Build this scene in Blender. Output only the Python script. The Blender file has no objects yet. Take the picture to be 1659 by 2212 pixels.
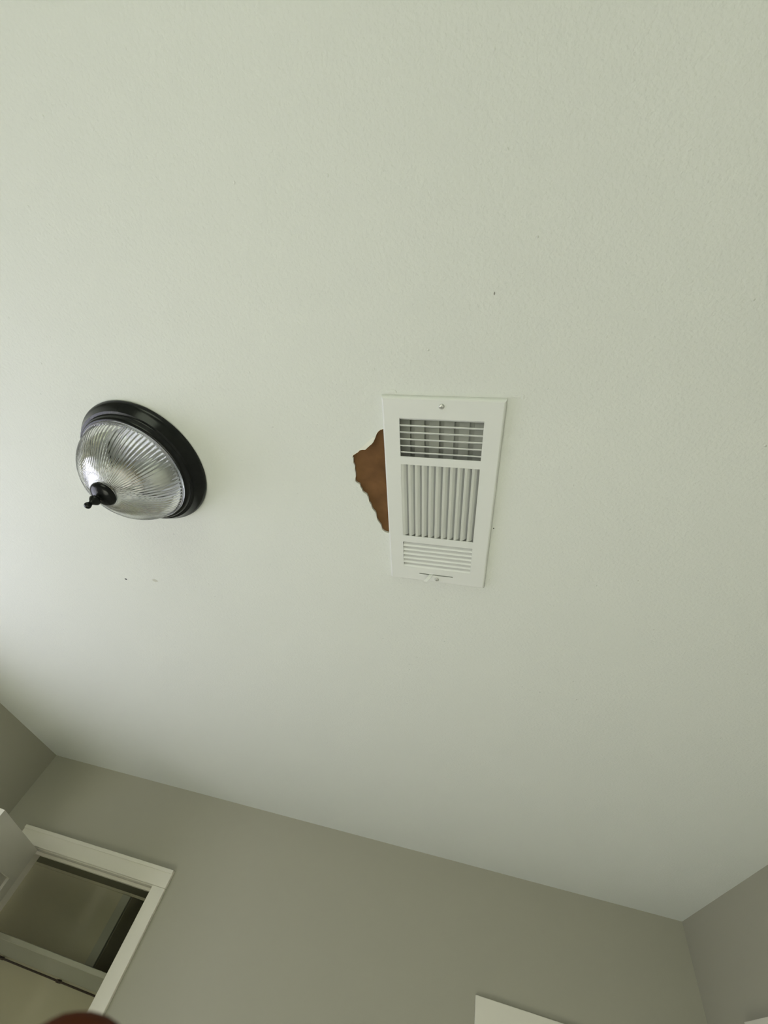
import bpy, bmesh, math, random
from mathutils import Vector, Matrix
from mathutils.geometry import tessellate_polygon

random.seed(7)
SC = bpy.context.scene
COL = SC.collection

# ------------------------------------------------------------------ camera
CAM_Z = 1.80
RIGHT = Vector((0.97295046, 0.0515593, 0.2251867))
UP = Vector((-0.09057386, -0.81159195, 0.57716106))
FWD = Vector((-0.21251773, 0.58194514, 0.78496883))
cd = bpy.data.cameras.new('camera')
cam = bpy.data.objects.new('camera', cd)
COL.objects.link(cam)
cd.sensor_fit = 'HORIZONTAL'
cd.sensor_width = 36.0
cd.lens = 36.0 * 903.0 / 1659.0
cd.clip_start = 0.002
m = Matrix((RIGHT, UP, -FWD)).transposed().to_4x4()
m.translation = Vector((0, 0, CAM_Z))
cam.matrix_world = m
cd.dof.use_dof = True
cd.dof.focus_distance = 0.9
cd.dof.aperture_fstop = 30.0
SC.camera = cam

# ------------------------------------------------------------------ room sizes (metres)
CEIL = 2.44
XL, XR = -2.165, 0.960
YB, YF = 2.381, -2.30          # wall with the doorway, wall behind the camera
WT = 0.12
W1 = (0.05, 1.20, 0.85, 2.06)   # left wall window: y0 y1 z0 z1
W2 = (-1.10, 0.45, 0.85, 2.10)  # rear wall window: x0 x1 z0 z1

# ------------------------------------------------------------------ light
SC.view_settings.view_transform = 'Standard'
SC.view_settings.look = 'None'
SC.view_settings.gamma = 1.0
SC.view_settings.use_curve_mapping = False
SC.view_settings.exposure = 0.11

world = bpy.data.worlds.new('world')
SC.world = world
world.use_nodes = True
bg = world.node_tree.nodes['Background']
bg.inputs['Color'].default_value = (0.80, 0.92, 1.0, 1)
bg.inputs['Strength'].default_value = 0.5


def window_light(name, loc, direction, sx, sy, power, color):
    ld = bpy.data.lights.new(name, 'AREA')
    ld.shape = 'RECTANGLE'
    ld.size, ld.size_y = sx, sy
    ld.energy = power
    ld.color = color
    o = bpy.data.objects.new(name, ld)
    COL.objects.link(o)
    o.location = loc
    o.rotation_euler = Vector(direction).to_track_quat('-Z', 'Y').to_euler()
    return o


window_light('window_daylight', (XL - 0.16, (W1[0] + W1[1]) / 2, (W1[2] + W1[3]) / 2), (1, 0, 0.0),
             W1[1] - W1[0] + 0.1, W1[3] - W1[2] + 0.1, 24.0, (0.82, 0.82, 1.0))
window_light('window_daylight', ((W2[0] + W2[1]) / 2, YF - 0.16, (W2[2] + W2[3]) / 2), (0, 1, 0.0),
             W2[1] - W2[0] + 0.1, W2[3] - W2[2] + 0.1, 27.0, (0.90, 1.0, 0.72))


sund = bpy.data.lights.new('sun', 'SUN')
sund.energy = 52.0
sund.angle = math.radians(0.6)
sund.color = (0.96, 1.0, 0.90)
sun = bpy.data.objects.new('sun', sund)
COL.objects.link(sun)
SUN_EL, SUN_AZ = math.radians(40), math.radians(12)
sun.rotation_euler = Vector((math.cos(SUN_EL) * math.cos(SUN_AZ), -math.cos(SUN_EL) * math.sin(SUN_AZ), -math.sin(SUN_EL))).to_track_quat('-Z', 'Y').to_euler()


# ------------------------------------------------------------------ materials
def lin(c):
    return tuple(((v / 255.0 + 0.055) / 1.055) ** 2.4 if v > 10 else v / 255.0 / 12.92 for v in c)


def mat(name, color, rough=0.6, metal=0.0, bump=None, var=None, spec=0.5, trans=0.0, ior=1.5):
    """bump=(scale, strength, distance)  var=(scale, amount)"""
    mt = bpy.data.materials.new(name)
    mt.use_nodes = True
    nt = mt.node_tree
    b = nt.nodes['Principled BSDF']
    b.inputs['Base Color'].default_value = (*color, 1)
    b.inputs['Roughness'].default_value = rough
    b.inputs['Metallic'].default_value = metal
    b.inputs['Specular IOR Level'].default_value = spec
    b.inputs['IOR'].default_value = ior
    b.inputs['Transmission Weight'].default_value = trans
    geo = nt.nodes.new('ShaderNodeNewGeometry')
    if var:
        n = nt.nodes.new('ShaderNodeTexNoise')
        n.inputs['Scale'].default_value = var[0]
        n.inputs['Detail'].default_value = 4
        nt.links.new(geo.outputs['Position'], n.inputs['Vector'])
        r = nt.nodes.new('ShaderNodeValToRGB')
        r.color_ramp.elements[0].position = 0.3
        r.color_ramp.elements[1].position = 0.7
        r.color_ramp.elements[0].color = (*[c * (1 - var[1]) for c in color], 1)
        r.color_ramp.elements[1].color = (*[min(1, c * (1 + var[1])) for c in color], 1)
        nt.links.new(n.outputs['Fac'], r.inputs['Fac'])
        nt.links.new(r.outputs['Color'], b.inputs['Base Color'])
    if bump:
        n = nt.nodes.new('ShaderNodeTexNoise')
        n.inputs['Scale'].default_value = bump[0]
        n.inputs['Detail'].default_value = 3
        nt.links.new(geo.outputs['Position'], n.inputs['Vector'])
        bp = nt.nodes.new('ShaderNodeBump')
        bp.inputs['Strength'].default_value = bump[1]
        bp.inputs['Distance'].default_value = bump[2]
        nt.links.new(n.outputs['Fac'], bp.inputs['Height'])
        nt.links.new(bp.outputs['Normal'], b.inputs['Normal'])
    return mt


def ceiling_material():
    """white roller-painted drywall: fine orange peel, scattered paint nibs, a few scuffs"""
    base = (0.755, 0.772, 0.742)
    mt = bpy.data.materials.new('ceiling_paint')
    mt.use_nodes = True
    nt = mt.node_tree
    b = nt.nodes['Principled BSDF']
    b.inputs['Roughness'].default_value = 0.62
    b.inputs['Specular IOR Level'].default_value = 0.25
    geo = nt.nodes.new('ShaderNodeNewGeometry')
    # roller stipple
    n1 = nt.nodes.new('ShaderNodeTexNoise')
    n1.inputs['Scale'].default_value = 210
    n1.inputs['Detail'].default_value = 2.5
    nt.links.new(geo.outputs['Position'], n1.inputs['Vector'])
    # sparse nibs
    v = nt.nodes.new('ShaderNodeTexVoronoi')
    v.inputs['Scale'].default_value = 46
    nt.links.new(geo.outputs['Position'], v.inputs['Vector'])
    dr = nt.nodes.new('ShaderNodeMapRange')
    dr.inputs['From Min'].default_value = 0.0
    dr.inputs['From Max'].default_value = 0.11
    dr.inputs['To Min'].default_value = 1.0
    dr.inputs['To Max'].default_value = 0.0
    dr.interpolation_type = 'SMOOTHSTEP'
    nt.links.new(v.outputs['Distance'], dr.inputs['Value'])
    sep = nt.nodes.new('ShaderNodeSeparateColor')
    nt.links.new(v.outputs['Color'], sep.inputs['Color'])
    gt = nt.nodes.new('ShaderNodeMath')
    gt.operation = 'GREATER_THAN'
    gt.inputs[1].default_value = 0.86
    nt.links.new(sep.outputs['Red'], gt.inputs[0])
    mul = nt.nodes.new('ShaderNodeMath')
    mul.operation = 'MULTIPLY'
    nt.links.new(dr.outputs['Result'], mul.inputs[0])
    nt.links.new(gt.outputs['Value'], mul.inputs[1])
    b1 = nt.nodes.new('ShaderNodeBump')
    b1.inputs['Strength'].default_value = 0.4
    b1.inputs['Distance'].default_value = 0.0022
    nt.links.new(n1.outputs['Fac'], b1.inputs['Height'])
    b2 = nt.nodes.new('ShaderNodeBump')
    b2.inputs['Strength'].default_value = 0.6
    b2.inputs['Distance'].default_value = 0.0013
    nt.links.new(mul.outputs['Value'], b2.inputs['Height'])
    nt.links.new(b1.outputs['Normal'], b2.inputs['Normal'])
    # broad unevenness of the drywall joints
    n3 = nt.nodes.new('ShaderNodeTexNoise')
    n3.inputs['Scale'].default_value = 3.5
    nt.links.new(geo.outputs['Position'], n3.inputs['Vector'])
    b3 = nt.nodes.new('ShaderNodeBump')
    b3.inputs['Strength'].default_value = 0.25
    b3.inputs['Distance'].default_value = 0.006
    nt.links.new(n3.outputs['Fac'], b3.inputs['Height'])
    nt.links.new(b2.outputs['Normal'], b3.inputs['Normal'])
    nt.links.new(b3.outputs['Normal'], b.inputs['Normal'])
    # scuffs: (x, y, radius x, radius y, colour)
    col = None
    marks = [(-0.9239, 0.7871, 0.0042, 0.0030, 0.04), (-0.8245, 0.7751, 0.0095, 0.0055, 0.60),
             (-0.0016, 0.0957, 0.0010, 0.0022, 0.25), (0.036, 0.4888, 0.0014, 0.0016, 0.12)]
    sp = nt.nodes.new('ShaderNodeSeparateXYZ')
    nt.links.new(geo.outputs['Position'], sp.inputs['Vector'])

    def math_node(op, a, bb):
        nn = nt.nodes.new('ShaderNodeMath')
        nn.operation = op
        for k, s in enumerate((a, bb)):
            if s is None:
                continue
            if isinstance(s, (int, float)):
                nn.inputs[k].default_value = s
            else:
                nt.links.new(s, nn.inputs[k])
        return nn.outputs['Value']
    prev = None
    for (x, y, rx, ry, val) in marks:
        dx = math_node('DIVIDE', math_node('SUBTRACT', sp.outputs['X'], x), rx)
        dy = math_node('DIVIDE', math_node('SUBTRACT', sp.outputs['Y'], y), ry)
        d = math_node('ADD', math_node('MULTIPLY', dx, dx), math_node('MULTIPLY', dy, dy))
        f = nt.nodes.new('ShaderNodeMapRange')
        f.inputs['From Min'].default_value = 0.5
        f.inputs['From Max'].default_value = 1.2
        f.inputs['To Min'].default_value = 1.0
        f.inputs['To Max'].default_value = 0.0
        nt.links.new(d, f.inputs['Value'])
        mx = nt.nodes.new('ShaderNodeMixRGB')
        nt.links.new(f.outputs['Result'], mx.inputs['Fac'])
        if prev is None:
            mx.inputs['Color1'].default_value = (*base, 1)
        else:
            nt.links.new(prev, mx.inputs['Color1'])
        mx.inputs['Color2'].default_value = (val, val, val * 0.9, 1)
        prev = mx.outputs['Color']
    nt.links.new(prev, b.inputs['Base Color'])
    return mt


M = {}
M['ceiling'] = ceiling_material()
M['wall'] = mat('wall_paint', (0.385, 0.370, 0.300), 0.65, bump=(240, 0.15, 0.001), spec=0.25)
M['trim'] = mat('trim_paint', (0.74, 0.71, 0.62), 0.4, bump=(90, 0.05, 0.0006), spec=0.4)
M['door'] = mat('door_paint', (0.66, 0.64, 0.57), 0.4, bump=(120, 0.06, 0.0005), spec=0.4)
M['floor'] = mat('floor_wood', (0.50, 0.485, 0.44), 0.4, var=(14, 0.15))
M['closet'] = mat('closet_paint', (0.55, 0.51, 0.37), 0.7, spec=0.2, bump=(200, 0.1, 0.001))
M['closet_ceiling'] = mat('closet_ceiling_shaded', (0.16, 0.155, 0.10), 0.7)  # darker than the closet paint: the shade under this ceiling is painted in
M['shelf'] = mat('shelf_paint', (0.45, 0.44, 0.35), 0.55)
M['dark_rail'] = mat('dark_rail', (0.05, 0.03, 0.02), 0.5)
M['vent'] = mat('vent_enamel', (0.775, 0.785, 0.770), 0.38, spec=0.4, bump=(500, 0.05, 0.0003))
M['duct'] = mat('duct_metal', (0.30, 0.31, 0.29), 0.5, metal=0.2)
M['blade'] = mat('damper_metal', (0.62, 0.63, 0.59), 0.5)
M['screw'] = mat('screw_metal', (0.62, 0.62, 0.60), 0.35, metal=0.5)
M['bronze'] = mat('dark_bronze', (0.010, 0.011, 0.011), 0.22, metal=0.0, spec=0.22, var=(60, 0.2))
M['glass'] = mat('ribbed_glass', (0.97, 0.98, 0.97), 0.03, trans=1.0, ior=1.5)
M['reflector'] = mat('reflector_enamel', (0.62, 0.63, 0.62), 0.3, metal=0.35)
M['bulb'] = mat('bulb_frosted', (0.80, 0.80, 0.79), 0.25)
M['brass'] = mat('socket_metal', (0.5, 0.45, 0.35), 0.35, metal=0.9)
M['brown'] = mat('exposed_brown_paper', (0.165, 0.085, 0.038), 0.85, var=(28, 0.22), bump=(120, 0.4, 0.0006), spec=0.1)
M['flap'] = mat('torn_paint_film', (0.78, 0.77, 0.70), 0.6)
M['torn'] = mat('torn_paper_edge', (0.80, 0.77, 0.66), 0.8)
M['skin'] = mat('skin', (0.070, 0.020, 0.007), 0.8, var=(220, 0.12), bump=(900, 0.15, 0.0003), spec=0.04)  # brown skin, deepened: the shade of an unbuilt phone is put into the colour
M['nail'] = mat('nail', (0.30, 0.17, 0.13), 0.3)
M['pane'] = None


def pane_material():
    mt = bpy.data.materials.new('window_pane')
    mt.use_nodes = True
    nt = mt.node_tree
    nt.nodes.clear()
    out = nt.nodes.new('ShaderNodeOutputMaterial')
    mx = nt.nodes.new('ShaderNodeMixShader')
    tr = nt.nodes.new('ShaderNodeBsdfTransparent')
    gl = nt.nodes.new('ShaderNodeBsdfGlossy')
    gl.inputs['Roughness'].default_value = 0.02
    mx.inputs['Fac'].default_value = 0.05
    nt.links.new(tr.outputs[0], mx.inputs[1])
    nt.links.new(gl.outputs[0], mx.inputs[2])
    nt.links.new(mx.outputs[0], out.inputs['Surface'])
    return mt


M['pane'] = pane_material()


# ------------------------------------------------------------------ helpers
def tag(o, label=None, cat=None, group=None, kind=None):
    if label:
        o['label'] = label
    if cat:
        o['category'] = cat
    if group:
        o['group'] = group
    if kind:
        o['kind'] = kind
    return o


def empty(name, loc, rz=0.0):
    o = bpy.data.objects.new(name, None)
    o.empty_display_size = 0.05
    COL.objects.link(o)
    o.location = loc
    o.rotation_euler = (0, 0, rz)
    return o


def mesh_obj(name, verts, faces, material, parent=None, smooth=False, loc=(0, 0, 0)):
    me = bpy.data.meshes.new(name)
    me.from_pydata([tuple(v) for v in verts], [], faces)
    bm = bmesh.new()
    bm.from_mesh(me)
    bmesh.ops.remove_doubles(bm, verts=bm.verts, dist=1e-6)
    bmesh.ops.recalc_face_normals(bm, faces=bm.faces)
    bm.to_mesh(me)
    bm.free()
    if material:
        me.materials.append(material)
    if smooth:
        for p in me.polygons:
            p.use_smooth = True
    o = bpy.data.objects.new(name, me)
    COL.objects.link(o)
    o.location = loc
    if parent:
        o.parent = parent
    return o


class MB:
    def __init__(self):
        self.v, self.f = [], []

    def add(self, verts, faces):
        n = len(self.v)
        self.v += [tuple(v) for v in verts]
        self.f += [tuple(i + n for i in f) for f in faces]
        return self

    def box(self, x0, x1, y0, y1, z0, z1):
        vs = [(x, y, z) for x in (x0, x1) for y in (y0, y1) for z in (z0, z1)]
        return self.add(vs, [(0, 1, 3, 2), (4, 6, 7, 5), (0, 4, 5, 1), (2, 3, 7, 6), (0, 2, 6, 4), (1, 5, 7, 3)])

    def build(self, name, material, parent=None, smooth=False, loc=(0, 0, 0), bevel=0.0):
        o = mesh_obj(name, self.v, self.f, material, parent, smooth, loc)
        if bevel:
            b = o.modifiers.new('bevel', 'BEVEL')
            b.width = bevel
            b.segments = 2
            b.limit_method = 'ANGLE'
        return o


def prism(outer, holes, a, b, to3):
    """flat plate with holes; 2D loops, between offsets a and b; to3(u, v, w)->xyz"""
    mb = MB()
    loops = [outer] + holes
    flat = [p for lp in loops for p in lp]
    tris = tessellate_polygon([[Vector((p[0], p[1], 0)) for p in lp] for lp in loops])
    for w in (a, b):
        mb.add([to3(p[0], p[1], w) for p in flat], [tuple(t) for t in tris])
    for lp in loops:
        n = len(lp)
        vs = [to3(p[0], p[1], a) for p in lp] + [to3(p[0], p[1], b) for p in lp]
        mb.add(vs, [(i, (i + 1) % n, n + (i + 1) % n, n + i) for i in range(n)])
    return mb


def rect(u0, u1, v0, v1):
    return [(u0, v0), (u1, v0), (u1, v1), (u0, v1)]


def lathe(profile, seg=96, close=False, rib=None):
    """profile: list of (radius, z); rib(i, angle, k)->radius factor"""
    mb = MB()
    vs, n = [], len(profile)
    for k in range(seg):
        a = 2 * math.pi * k / seg
        for i, (r, z) in enumerate(profile):
            rr = r * (rib(i, k) if rib else 1.0)
            vs.append((rr * math.cos(a), rr * math.sin(a), z))
    fs = []
    for k in range(seg):
        k2 = (k + 1) % seg
        for i in range(n - 1 if not close else n):
            j = (i + 1) % n
            fs.append((k * n + i, k2 * n + i, k2 * n + j, k * n + j))
    return mb.add(vs, fs)


def smooth_profile(pts, sub=6):
    """Catmull-Rom through 2D points"""
    out = []
    n = len(pts)
    for i in range(n - 1):
        p0, p1, p2, p3 = pts[max(0, i - 1)], pts[i], pts[i + 1], pts[min(n - 1, i + 2)]
        for s in range(sub):
            t = s / sub
            out.append(tuple(0.5 * (2 * p1[k] + (p2[k] - p0[k]) * t + (2 * p0[k] - 5 * p1[k] + 4 * p2[k] - p3[k]) * t * t
                                    + (3 * p1[k] - p0[k] - 3 * p2[k] + p3[k]) * t ** 3) for k in (0, 1)))
    out.append(tuple(pts[-1]))
    return out


# ================================================================== SETTING
# ---- ceiling with the register opening and the torn patch
TORN = [(-0.1545, 0.2990), (-0.1665, 0.2996), (-0.1703, 0.3007), (-0.1742, 0.3041), (-0.1776, 0.3087), (-0.1794, 0.3132),
        (-0.1813, 0.3183), (-0.1844, 0.3246), (-0.1879, 0.3288), (-0.1913, 0.3316), (-0.1953, 0.3355), (-0.2, 0.3402),
        (-0.2054, 0.3408), (-0.2105, 0.3423), (-0.2147, 0.3467), (-0.2205, 0.3506), (-0.2239, 0.3532), (-0.2257, 0.3563),
        (-0.2257, 0.3584), (-0.2243, 0.3592), (-0.2249, 0.3640), (-0.2255, 0.3696), (-0.2242, 0.3719), (-0.2231, 0.3768),
        (-0.2241, 0.383), (-0.2232, 0.3905), (-0.2236, 0.3981), (-0.2253, 0.4046), (-0.2252, 0.4091), (-0.2218, 0.4121),
        (-0.2172, 0.4143), (-0.2163, 0.4214), (-0.2138, 0.4258), (-0.2125, 0.4316), (-0.2054, 0.4363), (-0.2025, 0.4448),
        (-0.202, 0.4529), (-0.1983, 0.4594), (-0.1971, 0.4676), (-0.1945, 0.4723), (-0.1907, 0.4768), (-0.1893, 0.4837),
        (-0.189, 0.4924), (-0.1861, 0.4993), (-0.1812, 0.5075), (-0.1794, 0.5184), (-0.1742, 0.5238), (-0.1672, 0.5255),
        (-0.1545, 0.5262)]
DUCT = rect(-0.143, 0.010, 0.262, 0.626)
ceil_mb = prism(rect(XL - WT, XR + WT, YF - WT, YB + WT), [DUCT, TORN], CEIL, CEIL + 0.004, lambda u, v, w: (u, v, w))
ceiling = ceil_mb.build('ceiling', M['ceiling'])
tag(ceiling, 'white painted drywall ceiling with a torn brown patch beside the vent', kind='structure')
MB().box(-0.30, -0.1462, 0.25, 0.57, CEIL + 0.0041, CEIL + 0.010).build('brown_paper', M['brown'], ceiling)
# board above the paint skin keeps the room closed
prism(rect(XL - WT, XR + WT, YF - WT, YB + WT), [rect(-0.146, 0.013, 0.259, 0.6195)], CEIL + 0.0102, CEIL + 0.02,
      lambda u, v, w: (u, v, w)).build('drywall_board', M['closet'], ceiling)
# pale ragged paper fringe around the tear
fr = MB()
edge = TORN[1:-1]
for i in range(len(edge) - 1):
    (x0, y0), (x1, y1) = edge[i], edge[i + 1]
    for s in range(3):
        t0, t1 = s / 3, (s + 1) / 3
        ax, ay, bx, by = x0 + (x1 - x0) * t0, y0 + (y1 - y0) * t0, x0 + (x1 - x0) * t1, y0 + (y1 - y0) * t1
        L = math.hypot(bx - ax, by - ay) or 1e-6
        nx, ny = (by - ay) / L, -(bx - ax) / L          # towards the outside of the loop (left side of path)
        if nx * ((ax + bx) / 2 + 0.17) + ny * ((ay + by) / 2 - 0.41) < 0:
            nx, ny = -nx, -ny
        w0, w1 = random.uniform(0.0004, 0.0022), random.uniform(0.0004, 0.0022)
        z = CEIL - 0.0003
        fr.add([(ax - nx * 0.0003, ay - ny * 0.0003, z - 0.0004), (bx - nx * 0.0003, by - ny * 0.0003, z - 0.0004),
                (bx + nx * w1, by + ny * w1, z + 0.0006), (ax + nx * w0, ay + ny * w0, z + 0.0006)], [(0, 1, 2, 3)])
fr.build('torn_paper_fringe', M['torn'], ceiling)
# lifted flake of paint at the upper edge of the tear
fl = [(-0.2126, 0.3419), (-0.1985, 0.3285), (-0.1843, 0.3151), (-0.1806, 0.3155), (-0.1815, 0.3190), (-0.1844, 0.3246),
      (-0.1885, 0.3292), (-0.1953, 0.3355), (-0.2, 0.3402), (-0.2054, 0.3408)]


def flake_z(x, y):
    d = ((x + 0.2126) * 0.6877 + (y - 0.3419) * 0.726)      # distance from the crease
    return CEIL - 0.0006 - max(0.0, d) * 0.22


fm = MB()
tr = tessellate_polygon([[Vector((p[0], p[1], 0)) for p in fl]])
fm.add([(x, y, flake_z(x, y)) for x, y in fl], [tuple(t) for t in tr])
fm.add([(x, y, flake_z(x, y) + 0.0005) for x, y in fl], [tuple(t) for t in tr])
n = len(fl)
fm.add([(x, y, flake_z(x, y)) for x, y in fl] + [(x, y, flake_z(x, y) + 0.0005) for x, y in fl],
       [(i, (i + 1) % n, n + (i + 1) % n, n + i) for i in range(n)])
fm.build('paint_flake', M['flap'], ceiling)
# dried ridge of filler beside the vent corner
rg = MB()
for (x, y, lx, ly, hh) in [(0.043, 0.2365, 0.012, 0.0016, 0.0008), (0.0535, 0.2362, 0.003, 0.0045, 0.0014),
                           (-0.150, 0.2335, 0.010, 0.0035, 0.0018), (-0.143, 0.2340, 0.004, 0.003, 0.0022)]:
    vs, fs = [], []
    for k in range(12):
        a = 2 * math.pi * k / 12
        j = random.uniform(0.75, 1.2)
        vs.append((x + lx * math.cos(a) * j, y + ly * math.sin(a) * j, CEIL))
    vs.append((x, y, CEIL - hh))
    fs = [(k, (k + 1) % 12, 12) for k in range(12)]
    rg.add(vs, fs)
rg.build('filler_ridge', M['ceiling'], ceiling, smooth=True)

# ---- floor and walls
tag(MB().box(XL - WT, XR + WT, YF - WT, 3.75, -0.1, 0.0).build('floor', M['floor']),
    'wooden floor of the room', kind='structure')
HEADZ = CAM_Z + 0.284
DX0, DX1 = -1.965, -1.227                 # doorway opening
walls = prism(rect(XL - WT, XR + WT, 0, CEIL), [[(DX0, 0.0005), (DX1, 0.0005), (DX1, HEADZ), (DX0, HEADZ)]], YB, YB + WT,
              lambda u, v, w: (u, w, v))
tag(walls.build('wall_back', M['wall']), 'greige painted wall with the white cased doorway', kind='structure')
tag(prism(rect(YF - WT, YB, 0, CEIL), [rect(*W1)], XL, XL - WT, lambda u, v, w: (w, u, v)).build('wall_left', M['wall']),
    'greige painted side wall meeting the doorway wall behind the open door', kind='structure')
tag(MB().box(XR, XR + WT, YF - WT, YB, 0, CEIL).build('wall_right', M['wall']),
    'greige painted side wall at the corner past the vent', kind='structure')
tag(prism(rect(XL, XR, 0, CEIL), [rect(*W2)], YF, YF - WT, lambda u, v, w: (u, w, v)).build('wall_rear', M['wall']),
    'greige painted wall with a wide window', kind='structure')


def make_window(name, label, u0, u1, z0, z1, to3):
    root = empty(name, to3((u0 + u1) / 2, 0, z0))
    base = Vector(root.location)
    T = lambda u, w, z: tuple(Vector(to3(u, w, z)) - base)

    def bx(a, b, w0, w1, c, d):
        p, q = T(a, w0, c), T(b, w1, d)
        return MB().box(min(p[0], q[0]), max(p[0], q[0]), min(p[1], q[1]), max(p[1], q[1]), c - base.z, d - base.z)
    t = 0.065
    bx(u0 - t, u0, -0.018, 0.0, z0, z1).build('casing', M['trim'], root)
    bx(u1, u1 + t, -0.018, 0.0, z0, z1).build('casing', M['trim'], root)
    bx(u0 - t, u1 + t, -0.018, 0.0, z1, z1 + t).build('casing', M['trim'], root)
    bx(u0 - t - 0.02, u1 + t + 0.02, -0.05, 0.0, z0 - 0.025, z0).build('window_sill', M['trim'], root)
    for (a, b, c, d) in ((u0, u0 + 0.04, z0, z1), (u1 - 0.04, u1, z0, z1), (u0 + 0.04, u1 - 0.04, z0, z0 + 0.04),
                         (u0 + 0.04, u1 - 0.04, z1 - 0.04, z1), (u0 + 0.04, u1 - 0.04, (z0 + z1) / 2 - 0.02, (z0 + z1) / 2 + 0.02)):
        bx(a, b, 0.03, 0.065, c, d).build('sash_rail', M['trim'], root)
    bx(u0 + 0.04, u1 - 0.04, 0.045, 0.049, z0 + 0.04, (z0 + z1) / 2 - 0.02).build('pane', M['pane'], root)
    bx(u0 + 0.04, u1 - 0.04, 0.045, 0.049, (z0 + z1) / 2 + 0.02, z1 - 0.04).build('pane', M['pane'], root)
    tag(root, label, kind='structure')


make_window('window_1', 'white sash window in the side wall next to the open door', *W1, lambda u, w, z: (XL - w, u, z))
make_window('window_2', 'wide white sash window facing the doorway', *W2, lambda u, w, z: (u, YF - w, z))

# ---- doorway: casing, jambs, open panel door
CW = 0.050
door1 = empty('door_1', (DX0, YB, 0))
ox, oy = DX0, YB


def casing(mb_pts, name, parent):
    """stepped casing board: list of (x0,x1,z0,z1) along wall, with a back-band"""
    x0, x1, z0, z1 = mb_pts
    return MB().box(x0 - ox, x1 - ox, -0.018, 0.0, z0, z1).build(name, M['trim'], parent, bevel=0.003)


RV = 0.014                                 # casing overlaps the jamb edge by this much
head = casing((DX0 - CW, DX1 + CW, HEADZ - RV, HEADZ + CW), 'head_casing', door1)
MB().box(DX0 - CW - ox, DX1 + CW - ox, -0.022, -0.018, HEADZ + CW - 0.014, HEADZ + CW).build('back_band', M['trim'], head, bevel=0.0015)
for (a, b) in ((DX0 - CW, DX0 + RV), (DX1 - RV, DX1 + CW)):
    casing((a, b, 0, HEADZ - RV - 0.0003), 'side_casing', door1)
MB().box(0.0005, DX1 - DX0 - 0.0005, -0.002, WT + 0.004, HEADZ - 0.018, HEADZ - 0.0002).build('head_jamb', M['trim'], door1)
MB().box(0.0005, 0.018, -0.002, WT + 0.004, 0.001, HEADZ - 0.019).build('side_jamb', M['trim'], door1)
MB().box(DX1 - DX0 - 0.018, DX1 - DX0 - 0.0005, -0.002, WT + 0.004, 0.001, HEADZ - 0.019).build('side_jamb', M['trim'], door1)
MB().box(0.019, DX1 - DX0 - 0.019, 0.045, 0.075, HEADZ - 0.030, HEADZ - 0.019).build('door_stop', M['trim'], door1)
tag(door1, 'white cased doorway to a dark closet with its panel door swung open', kind='structure')

# leaf: local x from the hinge to the free edge, local y = thickness
LW, LH, LT = 0.720, 2.050, 0.035
ang = math.atan2(1.691 - 2.355, -1.612 + 1.905)
leaf_root = (0.060, -0.026, 0.01)
# slab made of stiles and rails around two recessed panels per row
st, rl = 0.11, 0.12
cols = [(st, LW / 2 - 0.05), (LW / 2 + 0.05, LW - st)]
rows = [(0.20, 0.86), (1.00, 1.52), (1.64, LH - rl)]
holes = [rect(c0, c1, r0, r1) for (c0, c1) in cols for (r0, r1) in rows]
leaf = prism(rect(0, LW, 0, LH), holes, 0, LT, lambda u, v, w: (u, w, v)).build('door_leaf', M['door'], door1, loc=leaf_root)
leaf.rotation_euler = (0, 0, ang)
for (c0, c1) in cols:
    for (r0, r1) in rows:
        MB().box(c0, c1, 0.011, LT - 0.011, r0, r1).build('panel', M['door'], leaf)
        for (y0, y1) in ((0.005, 0.011), (LT - 0.011, LT - 0.005)):
            MB().box(c0 + 0.035, c1 - 0.035, y0, y1, r0 + 0.035, r1 - 0.035).build('raised_field', M['door'], leaf, bevel=0.004)
knob = lathe(smooth_profile([(0.0, -0.062), (0.018, -0.058), (0.026, -0.045), (0.02, -0.032), (0.011, -0.025), (0.011, -0.01), (0.028, -0.006), (0.03, 0)], 4), 24)
k = knob.build('door_knob', M['brass'], leaf, smooth=True, loc=(LW - 0.06, 0, 0.95))
k.rotation_euler = (math.radians(-90), 0, 0)
for z in (0.22, 1.02, 1.80):
    MB().box(-0.006, 0.006, -0.006, 0.006, z - 0.045, z + 0.045).build('hinge', M['brass'], leaf, bevel=0.002)

# ---- closet behind the doorway
CB = YB + 0.60          # closet back
CZ = CAM_Z + 0.281      # closet ceiling
SX = -1.640             # where the back wall ends; the deeper niche beyond is added for its darkness
SHZ = CAM_Z - 0.002     # top of the shelf
cw = MB()
cw.box(-2.55, SX, CB, CB + 0.05, 0, CZ)
cw.box(SX, -0.95, CB, CB + 0.05, 0, SHZ - 0.02)
cw.box(SX - 0.05, SX, CB + 0.05, 3.70, SHZ - 0.02, CZ)
cw.box(SX - 0.05, -0.95, 3.70, 3.75, SHZ - 0.02, CZ)
cw.box(SX, -0.95, CB + 0.05, 3.70, SHZ - 0.04, SHZ - 0.02)
tag(cw.build('wall_closet', M['closet']), 'olive grey wall inside the closet behind the doorway', kind='structure')
cs = MB()
cs.box(-2.60, -2.55, YB + WT, CB + 0.05, 0, CZ)
cs.box(-0.95, -0.90, YB + WT, 3.75, 0, CZ)
tag(cs.build('wall_closet_side', M['closet']), 'olive grey end walls of the closet', kind='structure')
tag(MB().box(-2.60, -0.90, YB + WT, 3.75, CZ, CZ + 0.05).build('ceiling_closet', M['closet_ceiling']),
    'low ceiling over the closet, its shade put into the colour', kind='structure')
tag(MB().box(SX - 0.050, SX - 0.0005, CB - 0.02, CB - 0.0005, SHZ + 0.001, CZ - 0.012).build('trim_1', M['shelf'], bevel=0.002),
    'narrow upright trim board on the closet wall above the shelf', kind='structure')
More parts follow.
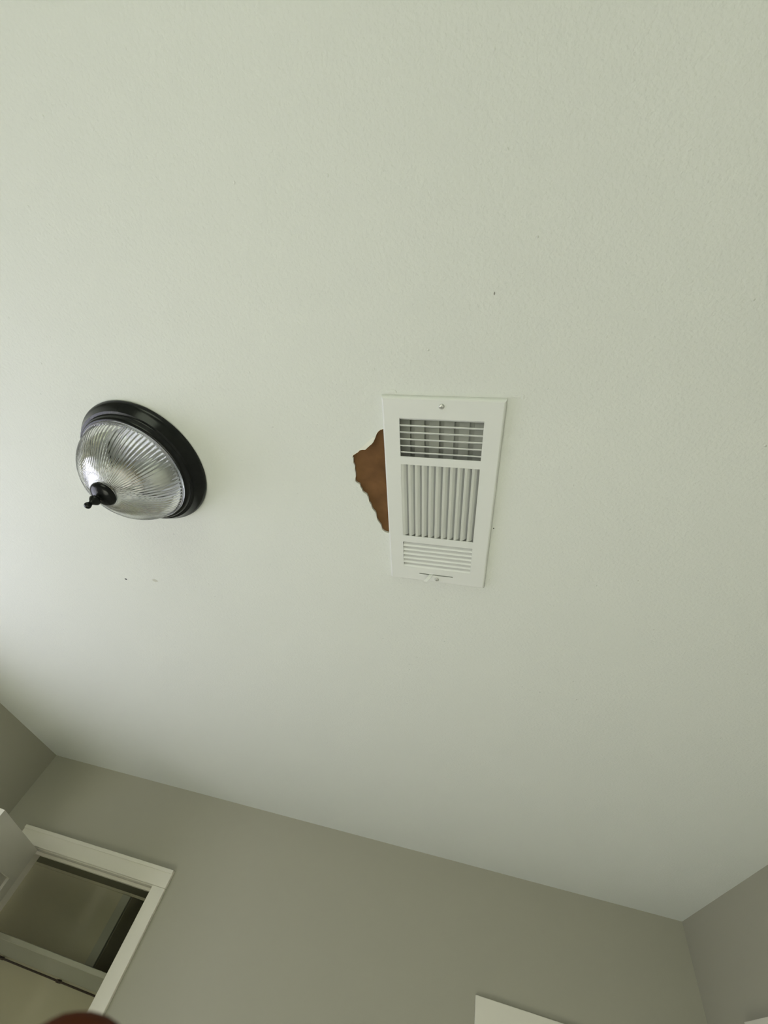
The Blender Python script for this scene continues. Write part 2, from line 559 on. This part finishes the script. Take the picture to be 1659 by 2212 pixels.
tag(MB().box(-2.549, -0.951, CB - 0.012, CB - 0.0005, CZ - 0.011, CZ - 0.0005).build('trim_2', M['closet']),
    'thin trim strip along the top of the closet wall', kind='structure')
sh = empty('closet_shelf', (-1.75, CB, SHZ - 0.018))
MB().box(-0.795, 0.795, -0.34, -0.001, 0, 0.018).build('shelf_board', M['shelf'], sh, bevel=0.002)
MB().box(-0.795, 0.795, -0.020, -0.001, -0.048, -0.0005).build('cleat', M['shelf'], sh, bevel=0.001)
tag(sh, 'pale painted closet shelf with a cleat board under it, inside the doorway', 'shelf')
rod = empty('closet_rail', (-1.75, CB - 0.03, SHZ - 0.076))
rb = lathe([(0.0036, -0.45), (0.0036, 0.45)], 16).build('rail', M['dark_rail'], rod, smooth=True)
rb.rotation_euler = (0, math.radians(90), 0)
for x in (-0.38, -0.02, 0.38):
    MB().box(x - 0.005, x + 0.005, -0.005, 0.029, -0.006, 0.006).build('bracket', M['dark_rail'], rod, bevel=0.001)
tag(rod, 'thin dark metal rail under the closet shelf', 'rail')

# ---- second door on the doorway wall and a cased opening on the side wall
D2 = (0.163, 0.940)
Z2 = CAM_Z + 0.260
d2 = empty('door_2', (D2[0], YB, 0))
w2 = D2[1] - D2[0]
MB().box(0, w2, -0.016, -0.0005, Z2 - 0.075, Z2).build('head_casing', M['trim'], d2, bevel=0.002)
for a in (0, w2 - 0.068):
    MB().box(a, a + 0.068, -0.016, -0.0005, 0.001, Z2 - 0.0755).build('side_casing', M['trim'], d2, bevel=0.002)
d2leaf = MB().box(0.069, w2 - 0.069, -0.008, -0.0005, 0.008, Z2 - 0.077).build('door_leaf', M['door'], d2)
for (z0, z1) in ((0.18, 0.85), (1.0, 1.80)):
    for (a, b) in ((0.15, w2 / 2 - 0.04), (w2 / 2 + 0.04, w2 - 0.15)):
        MB().box(a, b, -0.013, -0.008, z0, z1).build('panel', M['door'], d2leaf, bevel=0.003)
tag(d2, 'white door casing on the wall below the right ceiling corner', kind='structure')
Z3 = CAM_Z + 0.353
d3 = empty('door_3', (XR, 2.075, 0))
MB().box(-0.016, -0.0005, -0.86, 0, Z3 - 0.068, Z3).build('head_casing', M['trim'], d3, bevel=0.002)
for a in (-0.86, -0.068):
    MB().box(-0.016, -0.0005, a, a + 0.068, 0.001, Z3 - 0.0685).build('side_casing', M['trim'], d3, bevel=0.002)
MB().box(-0.008, -0.0005, -0.791, -0.069, 0.008, Z3 - 0.07).build('door_leaf', M['door'], d3)
tag(d3, 'white door casing on the side wall near the right ceiling corner', kind='structure')

# ================================================================== CEILING LIGHT
LX, LY = -0.6877, 0.4055
lamp = empty('ceiling_light', (LX, LY, CEIL))
tag(lamp, 'flush ceiling light with a dark bronze pan and ribbed clear glass dome', 'ceiling light')
# dark stepped pan: closed ring profile, with a white reflector inside
pan_prof = smooth_profile([(0.1385, -0.0005), (0.1392, -0.004), (0.1375, -0.009), (0.1335, -0.0135), (0.1295, -0.019), (0.1262, -0.0245)], 4)
pan_prof += [(0.1215, -0.0250), (0.1205, -0.0262)]
pan_prof += smooth_profile([(0.1203, -0.0275), (0.1195, -0.0310), (0.1180, -0.0345), (0.1160, -0.0365)], 4)
pan_prof += [(0.1125, -0.0368), (0.1120, -0.0345), (0.1115, -0.010), (0.1100, -0.0005)]
pan = lathe(pan_prof, 128, close=True).build('pan', M['bronze'], lamp, smooth=True)
es = pan.modifiers.new('edge', 'EDGE_SPLIT')
es.split_angle = math.radians(40)
lathe([(0.0, -0.004), (0.06, -0.004), (0.10, -0.006), (0.1105, -0.012), (0.1113, -0.030)], 64).build('reflector', M['reflector'], lamp, smooth=True)
# ribbed glass dome
NR = 84
SEG = NR * 6
dome_pts = [(0.1100, -0.0385), (0.1096, -0.0430), (0.1070, -0.0520), (0.1020, -0.0625), (0.0940, -0.0740), (0.0830, -0.0855),
            (0.0690, -0.0965), (0.0530, -0.1060), (0.0400, -0.1122), (0.0310, -0.1158), (0.0240, -0.1180)]
outer = smooth_profile(dome_pts, 6)
no = len(outer)
nrm = []
for i in range(no):
    a, b = outer[max(0, i - 1)], outer[min(no - 1, i + 1)]
    L = math.hypot(b[0] - a[0], b[1] - a[1])
    nrm.append(((b[1] - a[1]) / L, -(b[0] - a[0]) / L))          # pointing inwards (towards the axis / up)
    if nrm[-1][0] > 0:
        nrm[-1] = (-nrm[-1][0], -nrm[-1][1])
dv, dfc = [], []
for k in range(SEG):
    a = 2 * math.pi * k / SEG
    w = (0.5 - 0.5 * math.cos(2 * math.pi * k / 6.0))
    for i, (r, z) in enumerate(outer):                            # ribbed outside
        t = i / (no - 1)
        amp = 0.0185 * r * min(1.0, max(0.0, (t - 0.06) / 0.05)) * (1.0 if t < 0.86 else max(0.0, (0.96 - t) / 0.10))
        rr, zz = r + nrm[i][0] * amp * w, z + nrm[i][1] * amp * w
        dv.append((rr * math.cos(a), rr * math.sin(a), zz))
    for i in range(no - 1, -1, -1):                               # smooth inside
        r, z = outer[i]
        rr, zz = (r - 0.0034, z) if i == 0 else (r + nrm[i][0] * 0.0034, z + nrm[i][1] * 0.0034)
        dv.append((rr * math.cos(a), rr * math.sin(a), zz))
n2 = 2 * no
for k in range(SEG):
    k2 = (k + 1) % SEG
    for i in range(n2):
        j = (i + 1) % n2
        dfc.append((k * n2 + i, k2 * n2 + i, k2 * n2 + j, k * n2 + j))
dome = MB().add(dv, dfc).build('glass_dome', M['glass'], lamp, smooth=True)
# rolled glass lip
lip = lathe(smooth_profile([(0.1095, -0.0372), (0.1118, -0.0378), (0.1122, -0.0392), (0.1112, -0.0402), (0.1101, -0.0398)], 3), 128)
lip.build('glass_lip', M['glass'], dome, smooth=True)
# finial: cup, stem, knobs
fin = smooth_profile([(0.0, -0.1165), (0.0225, -0.1170), (0.0255, -0.1186), (0.0252, -0.1215), (0.0220, -0.1255), (0.0160, -0.1285), (0.0092, -0.1305), (0.0062, -0.1322)], 5)
cup = lathe(fin, 48).build('finial_cup', M['bronze'], lamp, smooth=True)
knb = smooth_profile([(0.0062, -0.1322), (0.0052, -0.1338), (0.0062, -0.1352), (0.0100, -0.1385), (0.0104, -0.1410), (0.0085, -0.1440),
                      (0.0055, -0.1475), (0.0040, -0.1510), (0.0048, -0.1530), (0.0062, -0.1560), (0.0060, -0.1590), (0.0035, -0.1615), (0.0, -0.1622)], 4)
lathe(knb, 32).build('finial_knob', M['bronze'], cup, smooth=True)
lathe([(0.0032, -0.004), (0.0032, -0.117)], 12).build('threaded_rod', M['brass'], lamp, smooth=True)
# two bulbs lying inside
bulb_prof = smooth_profile([(0.0, 0.0), (0.0130, 0.001), (0.0135, 0.012), (0.0150, 0.022), (0.0230, 0.036), (0.0270, 0.050), (0.0230, 0.066), (0.0120, 0.075), (0.0, 0.0775)], 4)
for sx in (-1, 1):
    b = lathe(bulb_prof, 32).build('bulb', M['bulb'], lamp, smooth=True, loc=(sx * 0.016, sx * 0.004, -0.040))
    b.rotation_euler = (0, math.radians(90) * sx, 0)
    s = lathe([(0.0, -0.012), (0.0155, -0.012), (0.0155, 0.012), (0.0, 0.012)], 24).build('socket', M['brass'], b, smooth=False)

# ================================================================== AIR VENT
VX0, VX1, VY0, VY1 = -0.1642, 0.0318, 0.2393, 0.6412
FACE = -0.0085                     # face plane below the ceiling
vcx, vcy = (VX0 + VX1) / 2, (VY0 + VY1) / 2
vent = empty('air_vent', (vcx, vcy, CEIL))
tag(vent, 'white metal ceiling air vent with three banks of louvers', 'air vent')
ZX0, ZX1 = -0.1350, 0.0010
T0, T1 = 0.2742, 0.3450
M0, M1 = 0.3605, 0.5205
B0, B1 = 0.5370, 0.6030
lx = lambda x: x - vcx
ly = lambda y: y - vcy
hls = [rect(lx(ZX0), lx(ZX1), ly(T0), ly(T1)), rect(lx(ZX0), lx(ZX1), ly(M0), ly(M1)), rect(lx(ZX0), lx(ZX1), ly(B0), ly(B1)),
       rect(lx(-0.1026), lx(-0.0333), ly(0.6180), ly(0.6204))]
ins = 0.0036
fp = prism(rect(lx(VX0) + ins, lx(VX1) - ins, ly(VY0) + ins, ly(VY1) - ins), hls, FACE, FACE + 0.0008, lambda u, v, w: (u, v, w))
o2 = lambda d, z: [(lx(VX0) - d, ly(VY0) - d, z), (lx(VX1) + d, ly(VY0) - d, z), (lx(VX1) + d, ly(VY1) + d, z), (lx(VX0) - d, ly(VY1) + d, z)]
ringv = o2(-ins, FACE) + o2(-0.0018, FACE + 0.0009) + o2(-0.0004, FACE + 0.0030) + o2(0.0004, -0.0006) + o2(-0.0004, -0.0006)
rf = []
for lv in range(4):
    for i in range(4):
        j = (i + 1) % 4
        rf.append((lv * 4 + i, lv * 4 + j, lv * 4 + 4 + j, lv * 4 + 4 + i))
fp.add(ringv, rf)
fp.build('faceplate', M['vent'], vent)


def slat_mesh(length, pts, th=0.0009):
    """strip whose cross section is a poly-line pts [(s, z)], extruded by length"""
    mb = MB()
    n = len(pts)
    up = []
    for i, (s, z) in enumerate(pts):
        a = pts[max(0, i - 1)]
        b = pts[min(n - 1, i + 1)]
        dx, dz = b[0] - a[0], b[1] - a[1]
        L = math.hypot(dx, dz)
        up.append((s - dz / L * th, z + dx / L * th))
    ring = pts + up[::-1]
    N = len(ring)
    vs = [(0, s, z) for s, z in ring] + [(length, s, z) for s, z in ring]
    fs = [(i, (i + 1) % N, N + (i + 1) % N, N + i) for i in range(N)]
    for q in range(n - 1):
        for o in (0, N):
            fs.append((o + q, o + q + 1, o + N - 2 - q, o + N - 1 - q))
    mb.add(vs, fs)
    return mb


def place_slats(first, count, base, step, rz):
    for i in range(count):
        o = first if i == 0 else first.copy()
        if i:
            COL.objects.link(o)
            o.parent = vent
        o.location = tuple(base[k] + step[k] * i for k in range(3))
        o.rotation_euler = (0, 0, rz)


# upper bank: blades lean away so that one looks up between them
p = (T1 - T0) / 5.62
s0 = slat_mesh(ZX1 - ZX0, [(0, 0), (0.0022, 0.0018), (0.0048, 0.0055), (0.0068, 0.0105)]).build('slat', M['vent'], vent, smooth=False)
place_slats(s0, 6, (lx(ZX0), ly(T0), FACE), (0, 0.0124, 0), 0)
# middle bank: blades run lengthwise and lean sideways
pm = (ZX1 - ZX0) / 11.0
s1 = slat_mesh(M1 - M0, [(0, 0), (0.0040, 0.0016), (0.0082, 0.0052), (0.0112, 0.0105)]).build('slat', M['vent'], vent, smooth=False)
# local +s must point to +x: rotate by -90 deg so length runs to -y, start from M1
place_slats(s1, 11, (lx(ZX0) + 0.0003, ly(M1), FACE), (pm, 0, 0), math.radians(-90))
# lower bank: blades lean towards the middle, closed to this view
pb = (B1 - B0) / 6.0
s2 = slat_mesh(ZX1 - ZX0, [(0, 0), (0.0032, 0.0020), (0.0062, 0.0050), (0.0086, 0.0120)]).build('slat', M['vent'], vent, smooth=False)
place_slats(s2, 6, (lx(ZX1), ly(B0 + pb), FACE), (0, pb, 0), math.radians(180))
# collar, damper blades, duct
x0, x1, y0, y1 = lx(-0.1425), lx(0.0095), ly(0.2625), ly(0.6175)
prism(rect(x0, x1, y0, y1), [rect(x0 + 0.001, x1 - 0.001, y0 + 0.001, y1 - 0.001)], FACE + 0.001, 0.055, lambda u, v, w: (u, v, w)).build('collar', M['blade'], vent)
dk = MB()
dk.box(x0 - 0.0, x1 + 0.0, y0, y0 + 0.001, 0.056, 0.30)
dk.box(x0, x1, y1 - 0.001, y1, 0.056, 0.30)
dk.box(x0, x0 + 0.001, y0, y1, 0.056, 0.30)
dk.box(x1 - 0.001, x1, y0, y1, 0.056, 0.30)
dk.box(x0, x1, y0, y1, 0.30, 0.302)
dk.build('duct', M['duct'], vent)
db = MB()
db.box(-0.0085, 0.0085, y0 + 0.003, y1 - 0.003, 0, 0.0008)
d0 = db.build('damper_blade', M['blade'], vent)
for i in range(6):
    o = d0 if i == 0 else d0.copy()
    if i:
        COL.objects.link(o)
        o.parent = vent
    o.location = (x0 + (i + 0.5) * (x1 - x0) / 6 - 0.002, 0, 0.022)
    o.rotation_euler = (0, math.radians(-10), 0)
for i in range(6):                       # second, opposed layer behind the gaps
    o = d0.copy()
    COL.objects.link(o)
    o.parent = vent
    o.location = (x0 + (i + 0.98) * (x1 - x0) / 6 - 0.002, 0, 0.031)
    o.rotation_euler = (0, math.radians(6), 0)


def screw(x, y):
    pr = smooth_profile([(0.0046, 0.0), (0.0044, -0.0012), (0.0034, -0.0022), (0.0018, -0.0026), (0.0, -0.0027)], 3)
    sc = lathe(pr, 24).build('screw', M['screw'], vent, smooth=True, loc=(lx(x), ly(y), FACE))
    MB().box(-0.0022, 0.0022, -0.0004, 0.0004, -0.0030, -0.0024).build('screw_slot', M['duct'], sc)
    MB().box(-0.0004, 0.0004, -0.0022, 0.0022, -0.0030, -0.0024).build('screw_slot', M['duct'], sc)


screw(-0.0667, 0.2523)
screw(-0.0660, 0.6306)
# damper lever: thin tab through the slot, bent over
lv = MB()
w = 0.0038
path = [(0.0, 0.0, 0.006), (0.0, 0.0, -0.0008), (-0.0028, 0.0016, -0.0060), (-0.0070, 0.0050, -0.0100), (-0.0105, 0.0090, -0.0125)]
lvv, lvf = [], []
for (xx, yy, zz) in path:
    lvv += [(xx - w, yy, zz), (xx + w, yy, zz), (xx + w, yy + 0.0011, zz - 0.0002), (xx - w, yy + 0.0011, zz - 0.0002)]
for i in range(len(path) - 1):
    for j in range(4):
        lvf.append((i * 4 + j, i * 4 + (j + 1) % 4, i * 4 + 4 + (j + 1) % 4, i * 4 + 4 + j))
lvf += [(0, 1, 2, 3), (16, 17, 18, 19)]
lv.add(lvv, lvf)
lv.build('damper_lever', M['vent'], vent, loc=(lx(-0.0780), ly(0.6186), FACE))

# ================================================================== HAND near the lens
def P(a, b, c):
    return Vector((0, 0, CAM_Z)) + RIGHT * a + UP * b + FWD * c


def capsule(mb, A, B, ra, rb, seg=14):
    A, B = Vector(A), Vector(B)
    d = (B - A).normalized()
    x = d.orthogonal().normalized()
    y = d.cross(x)
    rings = []
    for k in range(5):
        t = math.pi / 2 * (k / 5.0)
        rings.append((A - d * ra * math.cos(t), ra * math.sin(t)))
    for k in range(6):
        rings.append((A.lerp(B, k / 5), ra + (rb - ra) * k / 5))
    for k in range(1, 6):
        t = math.pi / 2 * (k / 5.0)
        rings.append((B + d * rb * math.sin(t), rb * math.cos(t)))
    vs, fs = [], []
    for (c, r) in rings:
        r = max(r, 1e-4)
        for q in range(seg):
            a = 2 * math.pi * q / seg
            vs.append(c + x * r * math.cos(a) + y * r * math.sin(a))
    for i in range(len(rings) - 1):
        for q in range(seg):
            fs.append((i * seg + q, i * seg + (q + 1) % seg, (i + 1) * seg + (q + 1) % seg, (i + 1) * seg + q))
    fs.append(tuple(range(seg))[::-1])
    fs.append(tuple((len(rings) - 1) * seg + q for q in range(seg)))
    mb.add(vs, fs)


hb = MB()
fingers = [
    # index (its tip shows), middle, ring, little: tip -> distal -> middle -> knuckle
    [(-0.0279, -0.0512, 0.0340), (-0.0288, -0.0730, 0.0330), (-0.0300, -0.0990, 0.0220), (-0.0420, -0.1280, -0.0080)],
    [(-0.0480, -0.0560, 0.0270), (-0.0490, -0.0790, 0.0290), (-0.0520, -0.1060, 0.0220), (-0.0610, -0.1350, -0.0100)],
    [(-0.0650, -0.0680, 0.0200), (-0.0670, -0.0900, 0.0240), (-0.0710, -0.1160, 0.0190), (-0.0780, -0.1450, -0.0120)],
    [(-0.0820, -0.0900, 0.0140), (-0.0840, -0.1080, 0.0180), (-0.0880, -0.1290, 0.0150), (-0.0930, -0.1560, -0.0140)],
]
radii = [(0.0072, 0.0080, 0.0090, 0.0120), (0.0074, 0.0082, 0.0092, 0.0125), (0.0070, 0.0078, 0.0088, 0.0120), (0.0060, 0.0068, 0.0078, 0.0110)]
wrist = (-0.090, -0.215, -0.075)
for fpts, rr in zip(fingers, radii):
    for i in range(3):
        capsule(hb, P(*fpts[i]), P(*fpts[i + 1]), rr[i], rr[i + 1])
    capsule(hb, P(*fpts[3]), P(wrist[0] + (fpts[3][0] + 0.07) * 0.5, wrist[1], wrist[2]), rr[3], 0.017)
for i in range(3):
    capsule(hb, P(*fingers[i][3]), P(*fingers[i + 1][3]), 0.011, 0.011)
# thumb leaves the side of the palm near its base
th = [(-0.0120, -0.1300, -0.0560), (-0.0230, -0.1560, -0.0620), (-0.0480, -0.1850, -0.0640), wrist]
for i, (ra, rb_) in enumerate(((0.0088, 0.0100), (0.0100, 0.0130), (0.0150, 0.0190))):
    capsule(hb, P(*th[i]), P(*th[i + 1]), ra, rb_)
W = P(*wrist)
E1 = W + Vector((-0.02, -0.03, -0.09))
E2 = W + Vector((-0.06, -0.10, -0.26))
capsule(hb, W, E1, 0.024, 0.027)
capsule(hb, E1, E2, 0.027, 0.040)
hand_loc = Vector((E2.x, E2.y, E2.z))
hb.v = [tuple(Vector(v) - hand_loc) for v in hb.v]
hand = hb.build('hand', M['skin'], None, smooth=True, loc=hand_loc)
rm = hand.modifiers.new('remesh', 'REMESH')
rm.mode = 'VOXEL'
rm.voxel_size = 0.0013
rm.use_smooth_shade = True
sm = hand.modifiers.new('smooth', 'SMOOTH')
sm.factor = 0.5
sm.iterations = 6
tag(hand, 'brown fingertip of a raised hand held close to the lens, overlapping the white doorway casing', 'hand')
